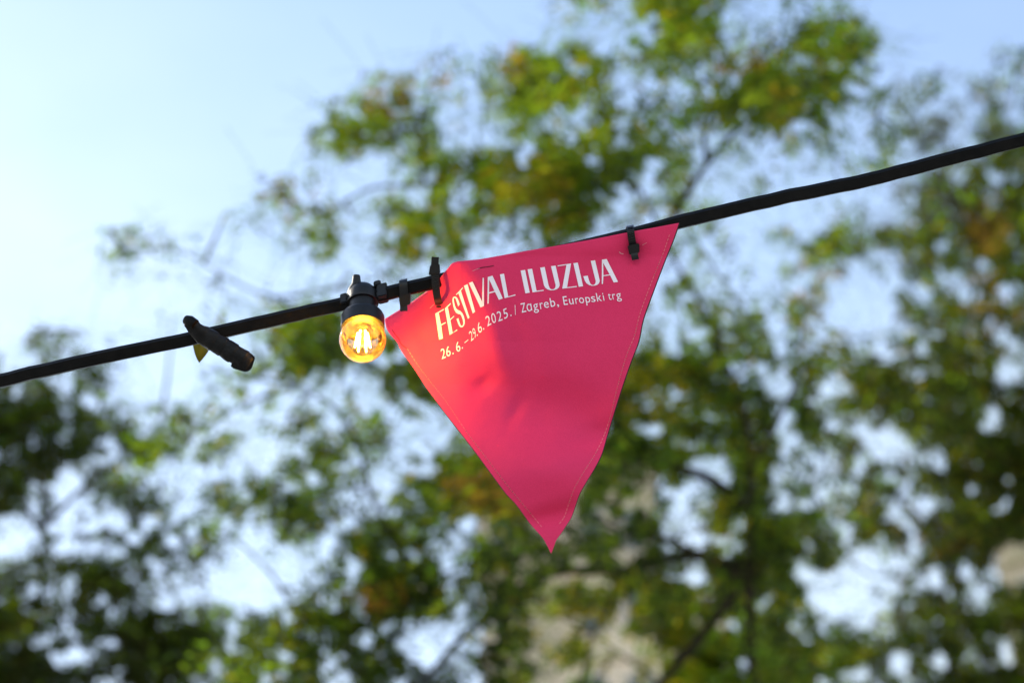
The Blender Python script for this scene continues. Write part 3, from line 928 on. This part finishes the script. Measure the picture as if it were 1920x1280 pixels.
for fn, ch, a, b in DATE:
    src = '\u0251' if ch == 'a' else ch
    v, t = glyph(src)
    if not v: v, t = glyph(ch)
    x0, x1 = fn((a, 0))[0], fn((b, 0))[0]
    lo, hi = min(p[0] for p in v), max(p[0] for p in v)
    out = []
    for gx_, gy_ in v:
        u = gy_ / CAP
        bx = x0 + (gx_ - lo) / (hi - lo) * (x1 - x0)
        hpx = interp([(830, 18.5), (880, 17.0), (930, 18.0), (990, 17.0), (1160, 15.0)], bx)
        lean = interp([(830, -2.4), (900, -5.0), (930, -3.6), (990, -2.8), (1160, -3.2)], bx)
        out.append((bx + lean * u, base_y(bx) - hpx * u))
    polys.append((out, t))
lay('date_lettering', polys)

# hem stitches, slits and scuffs
def dashes(name, path, step, ln, wd, mat, every=1):
    pts = lerp_path([(a, b, 0) for a, b in path], 400)
    total = sum((b - a).length for a, b in zip(pts, pts[1:]))
    mb = MB(); n = int(total / step)
    for k in range(n):
        if k % every: continue
        i = int((k + .3) / n * 398)
        a = pts[i]; t = (pts[i + 1] - a).normalized(); q = Vector((-t.y, t.x, 0))
        vs_ = []
        for lf in (-.0001, .0006):
            for u, w_ in ((-.5, -1), (.5, -1), (.5, 1), (-.5, 1)):
                pp = a + t * ln * u + q * wd * w_
                vs_.append(on_cloth(pp.x, pp.y, lf * (1 if lf < 0 else (1 if abs(u) < 2 else .5))))
        mb.add(vs_, [(3, 2, 1, 0), (4, 5, 6, 7), (0, 1, 5, 4), (1, 2, 6, 5), (2, 3, 7, 6), (3, 0, 4, 7)])
    o = mb.build(name, [mat], pen); o['kind'] = 'stuff'
    return o
SL = [(764, 654), (782, 682), (806, 714), (836, 752), (872, 805), (915, 862), (948, 905), (975, 938), (1000, 968), (1018, 990)]
SR = [(1255, 441), (1243, 476), (1222, 528), (1200, 588), (1190, 628), (1174, 668), (1157, 728), (1144, 782), (1130, 822), (1115, 852), (1094, 885), (1077, 915), (1066, 945), (1058, 968), (1046, 985)]
dashes('hem_stitching', SL, 7.5, 5.0, .7, M['thread'])
dashes('hem_stitching', SR, 7.0, 4.8, .75, M['thread'])
dashes('needle_holes', SL, 7.5, 1.5, .7, M['thread_dark'])
dashes('needle_holes', SR, 7.0, 1.2, .6, M['thread_dark'])
def ribbon(name, path, wd, mat, lift=.0005):
    pts = lerp_path([(a, b, 0) for a, b in path], 24)
    v = []; f = []
    for i, p in enumerate(pts):
        t = (pts[min(i + 1, 23)] - pts[max(i - 1, 0)]).normalized(); q = Vector((-t.y, t.x, 0))
        ww = wd * (.35 + .65 * abs(math.sin(i * 1.7)))
        v += [on_cloth(p.x - q.x * ww, p.y - q.y * ww, lift), on_cloth(p.x + q.x * ww, p.y + q.y * ww, lift)]
        if i: f.append((2 * i - 2, 2 * i - 1, 2 * i + 1, 2 * i))
    return mesh(name, v, f, mat, pen)
ribbon('loose_seam', [(735, 618), (741, 627), (748, 636), (752, 645), (764, 654)], .7, M['thread_dark'])
ribbon('slit', [(896, 504), (904, 501.5), (914, 500), (926, 498)], .75, M['back'])
ribbon('scuff', [(886, 508), (893, 505), (900, 503)], .45, M['scuff'])
ribbon('scuff', [(806, 578), (811, 573), (814, 570)], .5, M['scuff'])
ribbon('scuff', [(1161, 472), (1164, 475), (1169, 476)], .9, M['scuff'])
ribbon('scuff', [(1204, 460), (1209, 457), (1213, 455)], .4, M['scuff'])
def disc(name, x, y, r, mat, lift):
    v = [on_cloth(x, y, lift)]; n = 14
    for k in range(n): v.append(on_cloth(x + r * math.cos(k * 2 * math.pi / n) * 1.5, y + r * math.sin(k * 2 * math.pi / n) * .7, lift))
    return mesh(name, v, [(0, 1 + k, 1 + (k + 1) % n) for k in range(n)], mat, pen)
disc('tie_hole', 822.5, 575, 3.4, M['back'], .0006)
disc('tie_hole', 1187, 474, 3.4, M['back'], .0006)

# ------------------------------------------------------------------ cable ties
def strap(mb, path, wdir, half, th=.0009, n=40):
    pts = lerp_path(path, n)
    mb.sweep(pts, [(-th / 2, -half), (th / 2, -half), (th / 2, half), (-th / 2, half)], wdir)
def ribs(mb, path, wdir, half, f0, f1, nrib, nrm):
    pts = lerp_path(path, 200)
    for k in range(nrib):
        f = f0 + (f1 - f0) * k / (nrib - 1)
        i = int(f * 199); p = pts[i]; t = (pts[min(i + 1, 199)] - pts[max(i - 1, 0)]).normalized()
        nn = wdir.cross(t).normalized()
        if nn.dot(AF) > 0: nn = -nn
        mb.box(p + nn * .0006, wdir * half * .72, t * .00035, nn * .00035)
TG = 'black nylon cable ties on the cable'
q = lambda x, y, dz=0: P(x, y, D0 + dz)
wd_ = wt
# tie 1: left of the pennant corner, head hanging under the cable
t1 = empty('cable_tie', q(757, 545), 'black cable tie nearest the bulb, its head hanging under the cable beside the pennant corner', 'cable tie', TG)
mb = MB()
loop = [q(756, 532, .008), q(756, 525, .003), q(756, 525, -.004), q(756, 532, -.0085), q(757, 550, -.010), q(758, 560, -.009), q(758, 566, -.003), q(757, 560, .006), q(756, 548, .009), q(756, 532, .008)]
strap(mb, loop, wd_, .0040)
mb.build('strap', [M['tie']], t1, True)
mb = MB(); mb.box(q(759.5, 562, -.011), wd_ * .0060, AF * .0035, AU * -.0056 + AX * .0003, taper=.86)
mb.build('head', [M['tie']], t1, True, bevel=.0007)
mb = MB(); tail = [q(758, 563, -.010), q(757, 572, -.012), q(757, 583, -.014)]
strap(mb, tail, wd_, .0036, .001, 12); ribs(mb, tail, wd_, .0036, .45, .98, 6, None)
mb.build('tail', [M['tie']], t1)
# tie 2: through the hole in the left flap, head above the cable
t2 = empty('cable_tie', q(818, 525), 'black cable tie threaded through the hole in the left flap, stub end standing up', 'cable tie', TG)
ws2 = (AX * .97 + AU * .14 - AF * .1).normalized()
dh = pdepth(823, 573) - D0
front = [q(815, 503, -.010), q(816, 514, -.0115), q(816.5, 530, -.0125), q(818, 545, -.0125), q(820.5, 560, -.011), q(823.5, 571, dh - .0015)]
mb = MB(); strap(mb, front, ws2, .0037); ribs(mb, front, ws2, .0037, .10, .52, 11, None)
back = [q(823.5, 571, dh + .002), q(822, 560, .011), q(818, 540, .012), q(815, 515, .010), q(814, 506, .002), q(815, 503, -.008)]
strap(mb, back, ws2, .0037)
mb.build('strap', [M['tie']], t2)
mb = MB(); mb.box(q(815, 505, -.010), ws2 * .0058, AF * .0035, (AU + AX * .04).normalized() * .0050, taper=.80)
mb.build('head', [M['tie']], t2, True, bevel=.0008)
mb = MB(); strap(mb, [q(815, 502, -.009), q(815.5, 492, -.009), q(816.5, 482, -.0085)], ws2, .0036, .0011, 10)
mb.build('tail', [M['tie']], t2)
# tie 3: over the cable near the right corner of the pennant
t3 = empty('cable_tie', q(1185, 450), 'black cable tie at the right corner of the pennant, head lying on the pink cloth', 'cable tie', TG)
ws3 = (AX * .97 + AU * .20).normalized()
df = pdepth(1187, 465) - D0
front = [q(1180, 431, .010), q(1180.5, 424, .004), q(1181.5, 424.5, -.006), q(1182.3, 432, pdepth(1182, 436) - D0 - .003), q(1184, 445, pdepth(1184, 445) - D0 - .0035), q(1187, 462, df - .0035)]
mb = MB(); strap(mb, front, ws3, .0036); ribs(mb, front, ws3, .0036, .52, .92, 8, None)
strap(mb, [q(1187, 468, df + .003), q(1185, 455, .011), q(1181, 440, .012), q(1180, 431, .010)], ws3, .0036)
mb.build('strap', [M['tie']], t3)
mb = MB(); mb.box(q(1188.5, 467, df - .005), ws3 * .0058, AF * .0035, (-AU + AX * .12).normalized() * .0047, taper=.85)
mb.build('head', [M['tie']], t3, True, bevel=.0008)
mb = MB(); strap(mb, [q(1188.5, 470, df - .006), q(1190, 479, df - .008), q(1191.5, 487, df - .0085)], ws3, .0034, .0013, 10)
mb.build('tail', [M['tie']], t3)

# ------------------------------------------------------------------ taped cable end
def z6(x, y): return (330 + x / 9.844, 580 + y / 9.844)
ctr = [((190, 215), 100), ((290, 292), 132), ((420, 412), 172), ((560, 508), 194), ((760, 630), 202), ((950, 745), 200), ((1100, 835), 202), ((1230, 915), 198), ((1330, 980), 180), ((1385, 1015), 140)]
tp = empty('taped_cable_end', P(*z6(700, 560), D0), 'stub of cable wrapped in black tape lying diagonally over the cable at left', 'cable stub')
cp = lerp_path([(z6(*c)[0], z6(*c)[1], r / 9.844) for c, r in ctr], 60)
mb = MB(); rings = []
for i, c in enumerate(cp):
    a = cp[max(i - 1, 0)]; b = cp[min(i + 1, 59)]
    t = Vector((b.x - a.x, b.y - a.y, 0)).normalized()
    T3 = (AX * t.x - AU * t.y).normalized(); Q3 = AX * t.y + AU * t.x
    Q3 = (Q3 - T3 * Q3.dot(T3)).normalized()
    dd = D0 - .016 + .003 * math.sin(i * .08)
    p = P(c.x, c.y, dd)
    r = c.z * KPX * D0 * .95
    st = (i * .115) % 1.0                     # overlapping turns of tape
    r *= 1 + .09 * (st - .5)
    if i == 0: r *= .75
    if i == 59: r *= .55
    ring = []
    for j in range(28):
        an = 2 * math.pi * j / 28
        rr = r * (1 + .10 * noise.noise(Vector((math.cos(an) * 1.3 + i * .05, math.sin(an) * 1.3, i * .12))) - .05 * (abs(math.cos(an)) ** 6))
        ring.append(p + Q3 * math.cos(an) * rr + AF * math.sin(an) * rr * .72)
    rings.append(ring)
mb.ring_tube(rings)
mb.build('tape_wrap', [M['tape']], tp, True, angle=50)
mb = MB()
mb.tube([P(*z6(180, 190), D0 - .014), P(*z6(260, 225), D0 - .0165), P(*z6(360, 280), D0 - .019)], [.0046, .0060, .0052], 14)
mb.build('cable_core', [M['rubber']], tp, True)
mb = MB()
fl = [z6(1000, 1010), z6(1030, 1080), z6(1130, 1110), z6(1290, 1160), z6(1395, 1105), z6(1465, 880), z6(1440, 840)]
fr = [P(x, y, D0 - .0225) for x, y in fl] ; bk = [P(x, y, D0 - .006) for x, y in fl]
n = len(fl)
mb.add(fr + bk, [tuple(range(n)), tuple(reversed(range(n, 2 * n)))] + [(i, (i + 1) % n, n + (i + 1) % n, n + i) for i in range(n)])
mb.build('tape_flap', [M['tape']], tp, True, bevel=.001)

# a leaf caught behind the taped stub
lf = [z6(*p) for p in [(300, 560), (318, 700), (350, 830), (395, 930), (432, 985), (480, 930), (545, 850), (600, 770), (560, 640), (430, 540)]]
v = [P(x, y, D0 + .13 + .0004 * abs(x - 372)) for x, y in lf] + [P(*z6(430, 760), D0 + .134)]
n = len(lf)
leaf = mesh('leaf', v, [(i, (i + 1) % n, n) for i in range(n)], leaf_mat('fading_leaf', (0.10, 0.11, 0.010), (0.24, 0.25, 0.012), 0.01), None, True)
sol = leaf.modifiers.new('thickness', 'SOLIDIFY'); sol.thickness = .0004
for m_ in [MB()]:                            # its stalk, pinched between the cable and the stub
    m_.tube([P(*z6(415, 600), D0 + .13), P(*z6(400, 560), D0 + .09), P(*z6(380, 520), D0 + .01)], .0007, 6)
    m_.build('stalk', [M['bark']], leaf, True)
tag(leaf, 'single olive yellow leaf tip showing below the taped cable stub', 'leaf')

# another line of cable, far out of focus
mb = MB()
a_ = P(1270, 400, 6.2); b_ = P(1420, 620, 6.6); dr = (b_ - a_)
mb.tube([a_ - dr * .12, a_, b_, b_ + dr * 1.2, b_ + dr * 5], .0022, 8)
tag(mb.build('overhead_cable', [M['rubber']], None, True), 'thin blurred cable slanting down behind the right edge of the pennant', 'cable')

for o in sc.objects:
    if o.get('group') == '': del o['group']
